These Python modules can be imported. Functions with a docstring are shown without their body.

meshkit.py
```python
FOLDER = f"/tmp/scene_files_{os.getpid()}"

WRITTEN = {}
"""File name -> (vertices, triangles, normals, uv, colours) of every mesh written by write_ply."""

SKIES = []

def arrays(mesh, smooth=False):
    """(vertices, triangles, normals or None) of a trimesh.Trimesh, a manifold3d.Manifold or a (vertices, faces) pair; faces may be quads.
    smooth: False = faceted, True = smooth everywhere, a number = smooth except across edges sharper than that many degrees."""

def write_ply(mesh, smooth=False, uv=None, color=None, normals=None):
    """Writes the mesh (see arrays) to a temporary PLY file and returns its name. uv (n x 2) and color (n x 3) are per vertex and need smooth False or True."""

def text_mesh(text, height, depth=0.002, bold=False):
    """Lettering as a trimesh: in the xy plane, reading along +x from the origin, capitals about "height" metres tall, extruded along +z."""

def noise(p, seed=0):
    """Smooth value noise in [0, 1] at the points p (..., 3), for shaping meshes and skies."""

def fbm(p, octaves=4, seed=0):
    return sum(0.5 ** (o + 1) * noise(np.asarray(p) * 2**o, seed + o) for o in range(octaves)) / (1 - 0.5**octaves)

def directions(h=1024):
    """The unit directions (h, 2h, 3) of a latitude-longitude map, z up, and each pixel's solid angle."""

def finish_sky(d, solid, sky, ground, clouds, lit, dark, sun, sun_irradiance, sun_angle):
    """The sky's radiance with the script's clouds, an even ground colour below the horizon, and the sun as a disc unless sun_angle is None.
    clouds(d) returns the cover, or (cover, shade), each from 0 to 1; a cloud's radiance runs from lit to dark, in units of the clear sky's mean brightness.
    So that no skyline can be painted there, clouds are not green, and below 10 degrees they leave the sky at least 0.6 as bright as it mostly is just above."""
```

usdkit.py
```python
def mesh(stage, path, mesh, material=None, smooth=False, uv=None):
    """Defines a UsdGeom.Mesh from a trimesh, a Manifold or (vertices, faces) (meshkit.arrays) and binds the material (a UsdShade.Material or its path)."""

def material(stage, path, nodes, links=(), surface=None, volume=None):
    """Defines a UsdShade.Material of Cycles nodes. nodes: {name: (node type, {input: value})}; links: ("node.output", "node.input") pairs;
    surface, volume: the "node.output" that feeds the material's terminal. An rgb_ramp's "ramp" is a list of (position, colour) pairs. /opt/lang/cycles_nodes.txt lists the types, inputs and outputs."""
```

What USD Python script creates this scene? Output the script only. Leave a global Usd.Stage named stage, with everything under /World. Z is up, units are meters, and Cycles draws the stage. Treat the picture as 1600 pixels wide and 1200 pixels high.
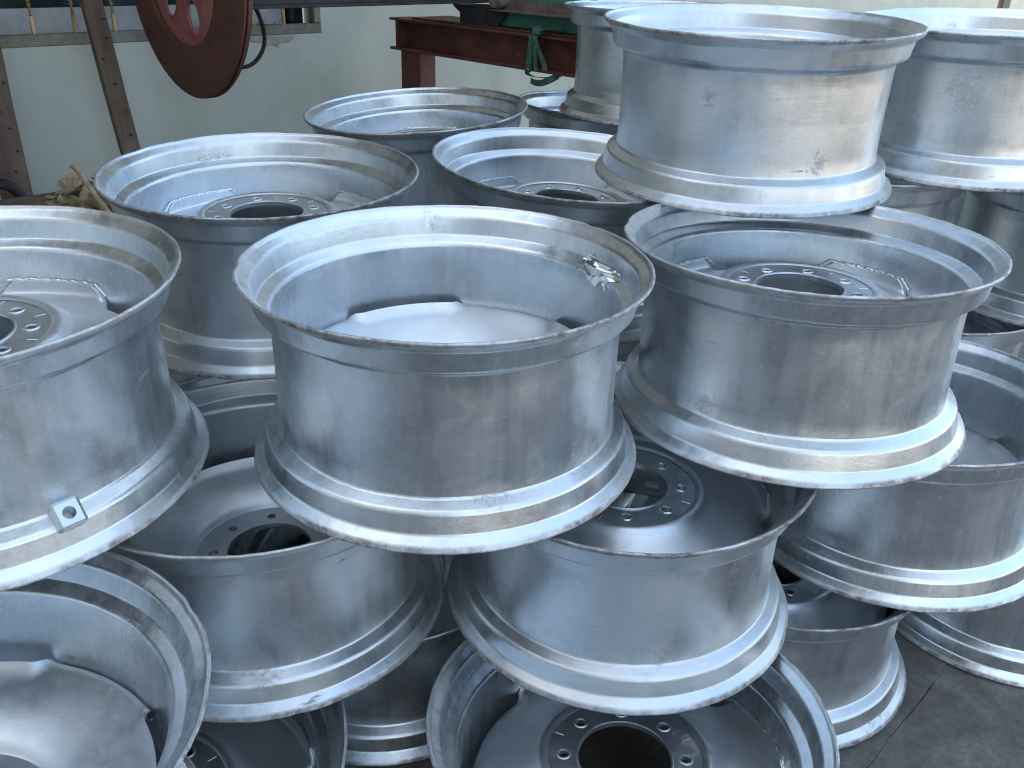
import math, random
import numpy as np, trimesh, usdkit, meshkit
from pxr import Usd, UsdGeom, UsdLux, UsdShade, Sdf, Gf
from scipy.interpolate import CubicSpline
from shapely.geometry import Point, Polygon

stage = Usd.Stage.CreateInMemory()
UsdGeom.SetStageUpAxis(stage, UsdGeom.Tokens.z)
UsdGeom.SetStageMetersPerUnit(stage, 1.0)
UsdGeom.Xform.Define(stage, '/World')
UsdGeom.Scope.Define(stage, '/World/Looks')

# ------------------------------------------------------------------ camera
PITCH, ROLL, FPX = math.radians(26.6654), math.radians(-1.76577), 1367.78
cam = UsdGeom.Camera.Define(stage, '/World/camera')
fw = np.array([0, math.cos(PITCH), -math.sin(PITCH)])
up0 = np.array([0, math.sin(PITCH), math.cos(PITCH)])
rt0 = np.array([1.0, 0, 0])
cr = math.cos(ROLL) * rt0 - math.sin(ROLL) * up0
cu = math.sin(ROLL) * rt0 + math.cos(ROLL) * up0
m = Gf.Matrix4d(*cr, 0, *cu, 0, *(-fw), 0, 0, 0, 1.35, 1)
cam.AddTransformOp().Set(m)
cam.CreateHorizontalApertureAttr(36.0)
cam.CreateVerticalApertureAttr(27.0)
cam.CreateFocalLengthAttr(36.0 * FPX / 1600)
cam.CreateClippingRangeAttr(Gf.Vec2f(0.05, 500))
EXPOSURE = 3.40        # exposed for the open shade the pile stands in
cam.CreateExposureAttr(EXPOSURE)

# ------------------------------------------------------------------ sky and sun (hazy day; the yard building behind the viewer shades the pile)
SUN = np.array([-0.61, -0.61, 0.50]); SUN = SUN / np.linalg.norm(SUN)
EL, ROT = math.asin(SUN[2]), math.atan2(SUN[0], SUN[1])
usdkit.material(stage, '/World/Looks/sky', {
    'sky': ('sky_texture', {'sky_type': 'single_scattering', 'sun_disc': False, 'sun_elevation': EL, 'sun_rotation': ROT,
                            'air_density': 1.0, 'aerosol_density': 2.0}),
    'tc': ('texture_coordinate', {}),
    'n': ('noise_texture', {'scale': 2.2, 'detail': 5, 'roughness': 0.55}),
    'r': ('rgb_ramp', {'ramp': [(0.34, (0.25,) * 3), (0.60, (0.9,) * 3)]}),
    'sp': ('separate_xyz', {}),
    'cl': ('rgb_ramp', {'ramp': [(0.0, (1.35, 1.32, 1.28)), (0.3, (0.98, 1.14, 1.36)), (0.7, (1.02, 1.36, 1.82)), (1.0, (1.78, 1.92, 2.06))]}),
    'mix': ('mix_color', {}),
    'bg': ('background_shader', {'strength': 0.10})},
    [('tc.generated', 'n.vector'), ('tc.generated', 'sp.vector'), ('sp.z', 'cl.fac'), ('cl.color', 'mix.b'), ('n.fac', 'r.fac'), ('r.color', 'mix.fac'),
     ('sky.color', 'mix.a'), ('mix.result', 'bg.color')],
    surface='bg.background')
dome = UsdLux.DomeLight.Define(stage, '/World/sky')
dome.CreateIntensityAttr(1.0)
UsdShade.MaterialBindingAPI.Apply(dome.GetPrim()).Bind(UsdShade.Material.Get(stage, '/World/Looks/sky'))
dome.GetPrim().SetCustomDataByKey('kind', 'structure')
sun = UsdLux.DistantLight.Define(stage, '/World/sun')
sun.CreateIntensityAttr(1.2); sun.CreateAngleAttr(0.5); sun.CreateNormalizeAttr(True) if hasattr(sun, 'CreateNormalizeAttr') else None
sun.CreateColorAttr(Gf.Vec3f(1.0, 0.90, 0.78))
z = SUN; x = np.cross([0, 0, 1], z); x /= np.linalg.norm(x); y = np.cross(z, x)
sun.AddTransformOp().Set(Gf.Matrix4d(*x, 0, *y, 0, *z, 0, 0, 0, 10, 1))

# ------------------------------------------------------------------ helpers
LOOK = '/World/Looks/'
used = {}
rng = np.random.default_rng(7)

def path_for(parent, name):
    key = (parent, name); k = used.get(key, 0); used[key] = k + 1
    return f'{parent}/{name}' if k == 0 else f'{parent}/{name}_{k:03d}'

def tag(prim, label=None, cat=None, group=None, kind=None):
    for k, v in (('label', label), ('category', cat), ('group', group), ('kind', kind)):
        if v: prim.SetCustomDataByKey(k, v)
    return prim

def thing(name, label, cat, group=None, loc=None, matrix=None):
    x = UsdGeom.Xform.Define(stage, path_for('/World', name))
    if matrix is not None: x.AddTransformOp().Set(matrix)
    elif loc is not None: x.AddTranslateOp().Set(Gf.Vec3d(*map(float, loc)))
    return tag(x.GetPrim(), label, cat, group)

def part(parent, name, mesh, mat, smooth=35, label=None):
    p = parent if isinstance(parent, str) else str(parent.GetPath())
    g = usdkit.mesh(stage, path_for(p, name), mesh, LOOK + mat, smooth=smooth).GetPrim()
    return tag(g, label)

def box(cx, cy, cz, sx, sy, sz, bev=0.0):
    b = trimesh.creation.box((sx, sy, sz))
    if bev > 0:
        pts = []
        for s in np.array(np.meshgrid([-1, 1], [-1, 1], [-1, 1])).T.reshape(-1, 3):
            for k in range(3):
                o = np.array([sx / 2 - bev, sy / 2 - bev, sz / 2 - bev]); o[k] += bev
                pts.append(s * o)
        b = trimesh.convex.convex_hull(np.array(pts))
    b.apply_translation((cx, cy, cz)); return b

def tube(pts, r, n=10, closed=False, smooth=True, jitter=0.0):
    pts = np.asarray(pts, float)
    if smooth and len(pts) > 2:
        t = np.linspace(0, 1, len(pts)); cs = CubicSpline(t, pts); pts = cs(np.linspace(0, 1, 10 * len(pts)))
    d = np.gradient(pts, axis=0); d /= np.linalg.norm(d, axis=1, keepdims=True)
    ref = np.array([0.123, 0.07, 1.0]); V, F = [], []
    for i, (p, t) in enumerate(zip(pts, d)):
        a = np.cross(t, ref)
        if np.linalg.norm(a) < 1e-3: a = np.cross(t, [1, 0, 0])
        a /= np.linalg.norm(a); b = np.cross(t, a)
        rr = (r[i] if np.ndim(r) else r) * (1 + jitter * (rng.random() - .5))
        for k in range(n):
            an = 2 * math.pi * k / n; V.append(p + rr * (math.cos(an) * a + math.sin(an) * b))
    for i in range(len(pts) - 1):
        for k in range(n):
            k2 = (k + 1) % n; F.append([i * n + k, i * n + k2, (i + 1) * n + k2, (i + 1) * n + k])
    V += [pts[0], pts[-1]]; F3 = []
    for q in F: F3 += [[q[0], q[1], q[2]], [q[0], q[2], q[3]]]
    e = (len(pts) - 1) * n
    for k in range(n):
        k2 = (k + 1) % n; F3 += [[len(V) - 2, k2, k], [len(V) - 1, e + k, e + k2]]
    return trimesh.Trimesh(np.array(V), np.array(F3), process=False)

def cat(*ms): return trimesh.util.concatenate(list(ms))

def frame(o, u, v, w):
    """4x4 placing local x,y,z along u,v,w at o"""
    M = np.eye(4); M[:3, 0], M[:3, 1], M[:3, 2], M[:3, 3] = u, v, w, o; return M

def xf(mesh, M):
    mesh = mesh.copy(); mesh.apply_transform(M); return mesh

# ------------------------------------------------------------------ materials
def galv(name, tint=1.0, dirt=0.635, rough=(0.25, 0.42), spots=(), scrape=0.63):
    nodes = {
        'tc': ('texture_coordinate', {}), 'oi': ('object_info', {}),
        'rs': ('vector_math', {'math_type': 'scale', 'vector1': (13.0, 7.7, 9.1)}),
        'rm': ('math', {'math_type': 'multiply', 'value2': 9.0}),
        'vec': ('vector_math', {'math_type': 'add'}),
        # broad zinc mottling
        'n1': ('noise_texture', {'scale': 7.0, 'detail': 4, 'roughness': 0.6, 'distortion': 0.6}),
        'c1': ('rgb_ramp', {'ramp': [(0.25, (0.515 * tint, 0.56 * tint, 0.585 * tint)), (0.5, (0.595 * tint, 0.645 * tint, 0.672 * tint)), (0.78, (0.685 * tint, 0.725 * tint, 0.748 * tint))]}),
        'r1': ('map_range', {'from_min': 0.25, 'from_max': 0.75, 'to_min': rough[0], 'to_max': rough[1], 'clamp': True}),
        # chalky white-grey patches
        'n2': ('noise_texture', {'scale': 22.0, 'detail': 6, 'roughness': 0.7, 'distortion': 1.2}),
        'p2': ('rgb_ramp', {'ramp': [(0.56, (0,) * 3), (0.74, (0.3,) * 3)]}),
        'mixp': ('mix_color', {'b': (0.66, 0.67, 0.68)}),
        # scratches: stretched noise, two directions
        'ms': ('mapping', {'scale': (6.0, 6.0, 130.0), 'rotation': (0.5, 0.35, 0.2)}),
        'ns': ('noise_texture', {'scale': 3.0, 'detail': 2, 'roughness': 0.5}),
        'ps': ('rgb_ramp', {'ramp': [(0.66, (0,) * 3), (0.72, (1,) * 3)]}),
        'ms2': ('mapping', {'scale': (9.0, 9.0, 60.0)}),
        'ns2': ('noise_texture', {'scale': 2.2, 'detail': 3, 'roughness': 0.6}),
        # dirt scuffs
        'n3': ('noise_texture', {'scale': 9.0, 'detail': 2, 'roughness': 0.5}),
        'n4': ('noise_texture', {'scale': 95.0, 'detail': 5, 'roughness': 0.75, 'distortion': 1.5}),
        'd3': ('map_range', {'from_min': dirt, 'from_max': dirt + 0.12, 'to_min': 0.0, 'to_max': 1.0, 'clamp': True}),
        'd4': ('map_range', {'from_min': 0.50, 'from_max': 0.62, 'to_min': 0.0, 'to_max': 0.75, 'clamp': True}),
        'dm': ('math', {'math_type': 'multiply', 'use_clamp': True}),
        # rubbed, dirty lip edges
        'sp': ('separate_xyz', {}),
        'xx': ('math', {'math_type': 'multiply'}), 'yy': ('math', {'math_type': 'multiply'}),
        'xy': ('math', {'math_type': 'add'}), 'rad': ('math', {'math_type': 'sqrt'}),
        'le': ('map_range', {'from_min': 0.2938, 'from_max': 0.2975, 'to_min': 0.0, 'to_max': 1.0, 'clamp': True}),
        'ne': ('noise_texture', {'scale': 60.0, 'detail': 6, 'roughness': 0.8}),
        'pe': ('map_range', {'from_min': 0.36, 'from_max': 0.60, 'to_min': 0.25, 'to_max': 0.95, 'clamp': True}),
        'em': ('math', {'math_type': 'multiply', 'use_clamp': True}),
        'dd': ('math', {'math_type': 'maximum'}),
        'nc': ('noise_texture', {'scale': 40.0, 'detail': 2}),
        'cd': ('rgb_ramp', {'ramp': [(0.35, (0.065, 0.056, 0.05)), (0.55, (0.10, 0.082, 0.07)), (0.70, (0.17, 0.10, 0.06))]}),
        'mixs': ('mix_color', {'b': (0.78, 0.79, 0.80)}), 'fs': ('math', {'math_type': 'multiply', 'value2': 0.35}),
        'mixd': ('mix_color', {}),
        'met': ('map_range', {'from_min': 0, 'from_max': 1, 'to_min': 0.97, 'to_max': 0.15}),
        'rr': ('map_range', {'from_min': 0, 'from_max': 1, 'to_min': 0.0, 'to_max': 0.35}),
        'ro': ('math', {'math_type': 'add', 'use_clamp': True}), 'ro2': ('math', {'math_type': 'add', 'use_clamp': True}),
        'rp': ('math', {'math_type': 'multiply', 'value2': 0.35}),
        'bs': ('math', {'math_type': 'multiply', 'value2': 0.5}), 'ba': ('math', {'math_type': 'add'}),
        'bump': ('bump', {'strength': 0.22, 'distance': 0.0012}),
        'bump0': ('bump', {'strength': 0.14, 'distance': 0.004}),
        'nw': ('noise_texture', {'scale': 16.0, 'detail': 1, 'roughness': 0.4}),
        # every rim a little lighter or darker, duller or brighter than the next
        'tv': ('map_range', {'from_min': 0, 'from_max': 1, 'to_min': 0.86, 'to_max': 1.05}),
        'tvs': ('vector_math', {'math_type': 'scale'}),
        'rv': ('map_range', {'from_min': 0, 'from_max': 1, 'to_min': 0.05, 'to_max': -0.05}),
        'ro3': ('math', {'math_type': 'add', 'use_clamp': True}),
        # zinc runs and handling scrapes
        'mr': ('mapping', {'scale': (42.0, 42.0, 3.0)}), 'nr': ('noise_texture', {'scale': 1.0, 'detail': 3, 'roughness': 0.6}),
        'pr': ('map_range', {'from_min': 0.3, 'from_max': 0.7, 'to_min': -0.045, 'to_max': 0.045}), 'ro4': ('math', {'math_type': 'add', 'use_clamp': True}),
        'md': ('mapping', {'scale': (14.0, 14.0, 150.0), 'rotation': (0.06, -0.05, 0.0)}), 'nd': ('noise_texture', {'scale': 1.0, 'detail': 4, 'roughness': 0.7, 'distortion': 0.8}),
        'pd': ('map_range', {'from_min': scrape, 'from_max': scrape + 0.07, 'to_min': 0.0, 'to_max': 0.6, 'clamp': True}),
        'gd': ('map_range', {'from_min': 0.50, 'from_max': 0.62, 'to_min': 0.0, 'to_max': 1.0, 'clamp': True}),
        'xd': ('math', {'math_type': 'multiply'}), 'dd2': ('math', {'math_type': 'maximum'}),
        'eg': ('map_range', {'from_min': 0.36, 'from_max': 0.54, 'to_min': 0.3, 'to_max': 1.0, 'clamp': True}), 'em2': ('math', {'math_type': 'multiply'}),
        'b': ('principled_bsdf', {}),
    }
    links = [('oi.random', 'rm.value1'), ('rm.value', 'rs.scale'), ('tc.object', 'vec.vector1'), ('rs.vector', 'vec.vector2')]
    for n in ('n1', 'n2', 'n3', 'n4', 'ne', 'nc', 'nw'): links.append(('vec.vector', n + '.vector'))
    links += [('vec.vector', 'ms.vector'), ('ms.vector', 'ns.vector'), ('vec.vector', 'ms2.vector'), ('ms2.vector', 'ns2.vector'),
              ('n1.fac', 'c1.fac'), ('n1.fac', 'r1.value'), ('n2.fac', 'p2.fac'), ('p2.color', 'mixp.fac'), ('c1.color', 'mixp.a'),
              ('ns.fac', 'ps.fac'), ('ps.color', 'fs.value1'), ('fs.value', 'mixs.fac'), ('mixp.result', 'mixs.a'),
              ('n3.fac', 'd3.value'), ('n4.fac', 'd4.value'), ('d3.result', 'dm.value1'), ('d4.result', 'dm.value2'),
              ('tc.object', 'sp.vector'), ('sp.x', 'xx.value1'), ('sp.x', 'xx.value2'), ('sp.y', 'yy.value1'), ('sp.y', 'yy.value2'),
              ('xx.value', 'xy.value1'), ('yy.value', 'xy.value2'), ('xy.value', 'rad.value1'), ('rad.value', 'le.value'),
              ('ne.fac', 'pe.value'), ('le.result', 'em.value1'), ('pe.result', 'em.value2'),
              ('dm.value', 'dd.value1'), ('n3.fac', 'eg.value'), ('em.value', 'em2.value1'), ('eg.result', 'em2.value2'), ('em2.value', 'dd.value2'),
              ('vec.vector', 'md.vector'), ('md.vector', 'nd.vector'), ('nd.fac', 'pd.value'), ('n1.fac', 'gd.value'), ('pd.result', 'xd.value1'), ('gd.result', 'xd.value2'),
              ('dd.value', 'dd2.value1'), ('xd.value', 'dd2.value2'), ('nc.fac', 'cd.fac'), ('dd2.value', 'mixd.fac'),
              ('oi.random', 'tv.value'), ('oi.random', 'rv.value'), ('vec.vector', 'mr.vector'), ('mr.vector', 'nr.vector'), ('nr.fac', 'pr.value'),
              ('mixs.result', 'tvs.vector1'), ('tv.result', 'tvs.scale'), ('tvs.vector', 'mixd.a'), ('cd.color', 'mixd.b'), ('mixd.result', 'b.base_color'),
              ('dd2.value', 'met.value'), ('met.result', 'b.metallic'), ('dd2.value', 'rr.value'), ('r1.result', 'ro.value1'), ('rr.result', 'ro.value2'),
              ('p2.color', 'rp.value1'), ('ro.value', 'ro2.value1'), ('rp.value', 'ro2.value2'), ('ro2.value', 'ro3.value1'), ('rv.result', 'ro3.value2'), ('ro3.value', 'ro4.value1'), ('pr.result', 'ro4.value2'), ('ro4.value', 'b.roughness'),
              ('n4.fac', 'ba.value1'), ('ns2.fac', 'bs.value1'), ('bs.value', 'ba.value2'), ('ba.value', 'bump.height'),
              ('nw.fac', 'bump0.height'), ('bump0.normal', 'bump.normal'), ('bump.normal', 'b.normal')]
    # scuffs and smudges that sit on one place of this rim
    last = 'dm.value'
    for q, (pos, rad, amt) in enumerate(spots):
        nodes[f'sd{q}'] = ('vector_math', {'math_type': 'distance', 'vector2': pos})
        nodes[f'sw{q}'] = ('math', {'math_type': 'multiply_add', 'value2': rad * 3.2, 'value3': -rad * 1.6})
        nodes[f'sv{q}'] = ('math', {'math_type': 'add'})
        links += [('n2.fac', f'sw{q}.value1'), (f'sd{q}.value', f'sv{q}.value1'), (f'sw{q}.value', f'sv{q}.value2')]
        nodes[f'sm{q}'] = ('map_range', {'from_min': rad, 'from_max': rad * .35, 'to_min': -0.22, 'to_max': 0.10, 'clamp': True})
        nodes[f'sa{q}'] = ('math', {'math_type': 'add'})
        nodes[f'st{q}'] = ('map_range', {'from_min': 0.44, 'from_max': 0.64, 'to_min': 0.0, 'to_max': amt * .55, 'clamp': True})
        nodes[f'sx{q}'] = ('math', {'math_type': 'maximum'})
        links += [('tc.object', f'sd{q}.vector1'), (f'sv{q}.value', f'sm{q}.value'), (f'sm{q}.result', f'sa{q}.value1'), ('n4.fac', f'sa{q}.value2'),
                  (f'sa{q}.value', f'st{q}.value'), (last, f'sx{q}.value1'), (f'st{q}.result', f'sx{q}.value2')]
        last = f'sx{q}.value'
    if last != 'dm.value':
        links.remove(('dm.value', 'dd.value1')); links.append((last, 'dd.value1'))
    usdkit.material(stage, LOOK + name, nodes, links, surface='b.BSDF')

galv('zinc_barrel'); galv('zinc_disc', tint=1.0, dirt=0.74, scrape=0.72, rough=(0.34, 0.48)); galv('zinc_hub', tint=0.88, dirt=0.60, rough=(0.32, 0.48))
galv('zinc_weld', tint=1.05, dirt=0.66, rough=(0.28, 0.42))

def rough_mat(name, stops, scale=6.0, rough=0.8, bump=0.3, dist=0.004, stretch=(1, 1, 1), metallic=0.0, detail=6, spec=0.3, fine=60.0):
    usdkit.material(stage, LOOK + name, {
        'tc': ('texture_coordinate', {}), 'g': ('geometry', {}), 'mp': ('mapping', {'scale': stretch}),
        'n': ('noise_texture', {'scale': scale, 'detail': detail, 'roughness': 0.65, 'distortion': 0.4}),
        'f': ('noise_texture', {'scale': fine, 'detail': 4, 'roughness': 0.7}),
        'a': ('mix_float', {'fac': 0.3}),
        'r': ('rgb_ramp', {'ramp': stops}), 'bp': ('bump', {'strength': bump, 'distance': dist}),
        'b': ('principled_bsdf', {'roughness': rough, 'metallic': metallic, 'specular_ior_level': spec})},
        [('g.position', 'mp.vector'), ('mp.vector', 'n.vector'), ('mp.vector', 'f.vector'), ('n.fac', 'a.a'), ('f.fac', 'a.b'), ('a.result', 'r.fac'),
         ('r.color', 'b.base_color'), ('a.result', 'bp.height'), ('bp.normal', 'b.normal')], surface='b.BSDF')

rough_mat('plaster', [(0.27, (0.29, 0.315, 0.26)), (0.38, (0.39, 0.418, 0.358)), (0.50, (0.435, 0.463, 0.402)), (0.7, (0.47, 0.497, 0.435))], scale=2.0, stretch=(1.8, 1.8, 0.8), rough=0.85, bump=0.25, dist=0.003)
rough_mat('mortar_patch', [(0.3, (0.22, 0.20, 0.19)), (0.6, (0.36, 0.33, 0.31))], scale=20)
rough_mat('concrete', [(0.30, (0.045, 0.043, 0.041)), (0.42, (0.085, 0.081, 0.076)), (0.54, (0.122, 0.116, 0.109)), (0.68, (0.205, 0.197, 0.188))], scale=7.0, rough=0.9, bump=0.9, dist=0.008, fine=70)
rough_mat('yard', [(0.3, (0.35, 0.285, 0.22)), (0.5, (0.46, 0.375, 0.29)), (0.7, (0.53, 0.44, 0.345))], scale=0.8, rough=0.9)
rough_mat('red_oxide', [(0.28, (0.06, 0.02, 0.016)), (0.45, (0.105, 0.038, 0.031)), (0.58, (0.145, 0.055, 0.044)), (0.75, (0.17, 0.10, 0.075))], scale=9, rough=0.62, bump=0.2, dist=0.002)
rough_mat('pulley_brown', [(0.3, (0.045, 0.022, 0.017)), (0.45, (0.072, 0.032, 0.024)), (0.6, (0.095, 0.042, 0.03)), (0.75, (0.13, 0.07, 0.045))], scale=6, rough=0.7, bump=0.15, dist=0.002)
rough_mat('pulley_red', [(0.3, (0.13, 0.045, 0.042)), (0.5, (0.24, 0.085, 0.08)), (0.7, (0.30, 0.13, 0.115))], scale=14, rough=0.65, bump=0.2, dist=0.002)
rough_mat('dark_steel', [(0.3, (0.015, 0.014, 0.014)), (0.55, (0.03, 0.027, 0.026)), (0.75, (0.07, 0.055, 0.045))], scale=10, rough=0.55)
rough_mat('old_timber', [(0.28, (0.06, 0.043, 0.032)), (0.45, (0.115, 0.084, 0.062)), (0.6, (0.165, 0.125, 0.095)), (0.75, (0.23, 0.185, 0.145))], scale=14, stretch=(1, 1, 0.12), rough=0.85, bump=0.5, dist=0.003)
rough_mat('olive_paint', [(0.3, (0.12, 0.115, 0.085)), (0.55, (0.20, 0.195, 0.15)), (0.75, (0.26, 0.25, 0.2))], scale=18, rough=0.6)
rough_mat('brass_bar', [(0.3, (0.42, 0.30, 0.14)), (0.6, (0.62, 0.48, 0.26)), (0.8, (0.75, 0.62, 0.4))], scale=30, rough=0.35, metallic=0.8)
rough_mat('frosted_board', [(0.3, (0.22, 0.23, 0.23)), (0.5, (0.31, 0.32, 0.315)), (0.7, (0.39, 0.40, 0.39))], scale=8, rough=0.5)
rough_mat('green_paint', [(0.3, (0.035, 0.14, 0.105)), (0.5, (0.06, 0.21, 0.16)), (0.7, (0.075, 0.245, 0.185)), (0.8, (0.10, 0.12, 0.09))], scale=9, rough=0.5)
rough_mat('green_strap', [(0.3, (0.025, 0.085, 0.05)), (0.5, (0.05, 0.15, 0.095)), (0.7, (0.11, 0.24, 0.165))], scale=40, rough=0.5)
rough_mat('rubber', [(0.3, (0.014, 0.013, 0.012)), (0.6, (0.03, 0.028, 0.026))], scale=30, rough=0.6)
rough_mat('rust_angle', [(0.3, (0.07, 0.05, 0.04)), (0.5, (0.15, 0.115, 0.095)), (0.7, (0.24, 0.20, 0.17))], scale=20, rough=0.75)
rough_mat('dry_leaf', [(0.3, (0.20, 0.155, 0.085)), (0.5, (0.33, 0.265, 0.16)), (0.7, (0.48, 0.40, 0.26))], scale=30, rough=0.75)
rough_mat('roof_sheet', [(0.3, (0.20, 0.21, 0.21)), (0.6, (0.30, 0.31, 0.31))], scale=3, rough=0.6)
rough_mat('warm_render', [(0.3, (0.50, 0.42, 0.34)), (0.6, (0.62, 0.54, 0.45))], scale=0.8, rough=0.9)
rough_mat('grey_render', [(0.3, (0.44, 0.41, 0.37)), (0.6, (0.58, 0.54, 0.48))], scale=0.8, rough=0.9)
rough_mat('brown_door', [(0.3, (0.06, 0.035, 0.025)), (0.6, (0.10, 0.06, 0.04))], scale=6, rough=0.6)
rough_mat('red_panel', [(0.3, (0.30, 0.035, 0.03)), (0.6, (0.42, 0.05, 0.045))], scale=6, rough=0.5)
usdkit.material(stage, LOOK + 'dark_glass', {'b': ('principled_bsdf', {'base_color': (0.012, 0.016, 0.016), 'roughness': 0.08})}, surface='b.BSDF')
usdkit.material(stage, LOOK + 'foil', {'tc': ('texture_coordinate', {}), 'n': ('noise_texture', {'scale': 60, 'detail': 3}), 'bp': ('bump', {'strength': 0.3, 'distance': 0.002}),
    'b': ('principled_bsdf', {'base_color': (0.78, 0.79, 0.80), 'metallic': 1.0, 'roughness': 0.22})},
    [('tc.object', 'n.vector'), ('n.fac', 'bp.height'), ('bp.normal', 'b.normal')], surface='b.BSDF')

# ------------------------------------------------------------------ ground
def sheet(x0, y0, x1, y1, zf, nx, ny):
    xs, ys = np.linspace(x0, x1, nx), np.linspace(y0, y1, ny)
    X, Y = np.meshgrid(xs, ys); P = np.stack([X.ravel(), Y.ravel(), zf(X, Y).ravel()], 1); F = []
    i = np.arange(nx * ny).reshape(ny, nx); a, b, c, d = i[:-1, :-1].ravel(), i[:-1, 1:].ravel(), i[1:, 1:].ravel(), i[1:, :-1].ravel()
    return trimesh.Trimesh(P, np.vstack([np.stack([a, b, c], 1), np.stack([a, c, d], 1)]), process=False)
g = usdkit.mesh(stage, '/World/ground', sheet(-150, -150, 150, 150, lambda X, Y: X * 0 - 0.03, 3, 3), LOOK + 'yard').GetPrim(); tag(g, kind='structure')

# cast concrete slabs of the yard floor round the pile, uneven edges and open joints
def slab(poly, top, seed):
    p = Polygon(poly).segmentize(0.06)
    c = np.array(p.exterior.coords)[:-1]
    n = meshkit.fbm(np.c_[c * 6, np.full(len(c), seed)], 3, seed) - .5
    ctr = c.mean(0); d = c - ctr; d /= np.linalg.norm(d, axis=1, keepdims=True)
    q = Polygon(c + d * n[:, None] * 0.022).buffer(0)
    return trimesh.creation.extrude_polygon(q, 0.05, engine='earcut').apply_translation((0, 0, top - 0.05))
# slabs laid parallel to the workshop wall
us = [-5.2, -3.0, -0.9, 0.85, 2.75, 4.9, 7.0]; ns = [-2.9, -1.75, -0.33, 1.25, 2.9, 4.8]
s2 = math.sqrt(0.5)
def un(u, n): return (s2 * (u + n), s2 * (u - n))
pav = UsdGeom.Xform.Define(stage, '/World/pavement').GetPrim(); tag(pav, kind='structure')
bed = sheet(us[0] + .05, ns[0] + .05, us[-1] - .05, ns[-1] - .05, lambda X, Y: X * 0 - 0.008, 2, 2); bv = np.array(bed.vertices)
bed = trimesh.Trimesh(np.c_[s2 * (bv[:, 0] + bv[:, 1]), s2 * (bv[:, 0] - bv[:, 1]), bv[:, 2]], bed.faces[:, ::-1], process=False)
part(pav, 'bedding', bed, 'concrete', None)
sk = 0
for i in range(len(us) - 1):
    for j in range(len(ns) - 1):
        sk += 1; e = 0.0018
        part(pav, 'slab', slab([un(us[i] + e, ns[j] + e), un(us[i] + e, ns[j + 1] - e), un(us[i + 1] - e, ns[j + 1] - e), un(us[i + 1] - e, ns[j] + e)], -0.001 - 0.003 * ((i + j) % 2), sk), 'concrete', smooth=None)

# ------------------------------------------------------------------ workshop wall behind, running off at 45 degrees
s2 = math.sqrt(0.5)
WU, WN = np.array([s2, s2, 0]), np.array([s2, -s2, 0])
WO = np.array([-1.644, 2.916, 0.0])
MW = frame(WO, WU, WN, np.array([0, 0, 1.0]))            # local: x along wall, y out of wall, z up

bld = thing('workshop_building', 'pale green plastered workshop wall with barred window behind the stacked wheel rims', 'building')
def wpart(name, mesh, mat, smooth=None, parent=None, label=None): return part(parent or bld, name, xf(mesh, MW), mat, smooth, label)
U0, U1, Z0, Z1, T = -1.6, 1.185, 1.012, 2.05, 0.16
def bx(x0, x1, y0, y1, z0, z1, bev=0.0): return box((x0 + x1) / 2, (y0 + y1) / 2, (z0 + z1) / 2, x1 - x0, y1 - y0, z1 - z0, bev)
D0, D1 = 8.62, 8.95                                         # a far doorway
wall = cat(bx(-5, U0, -T, 0, -0.02, 3.0), bx(U0, U1, -T, 0, -0.02, Z0), bx(U0, U1, -T, 0, Z1, 3.0),
           bx(U1, D0, -T, 0, -0.02, 3.0), bx(D0, D1, -T, 0, 2.0, 3.0), bx(D1, 14.0, -T, 0, -0.02, 3.0))
wpart('wall', wall, 'plaster')
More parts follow.
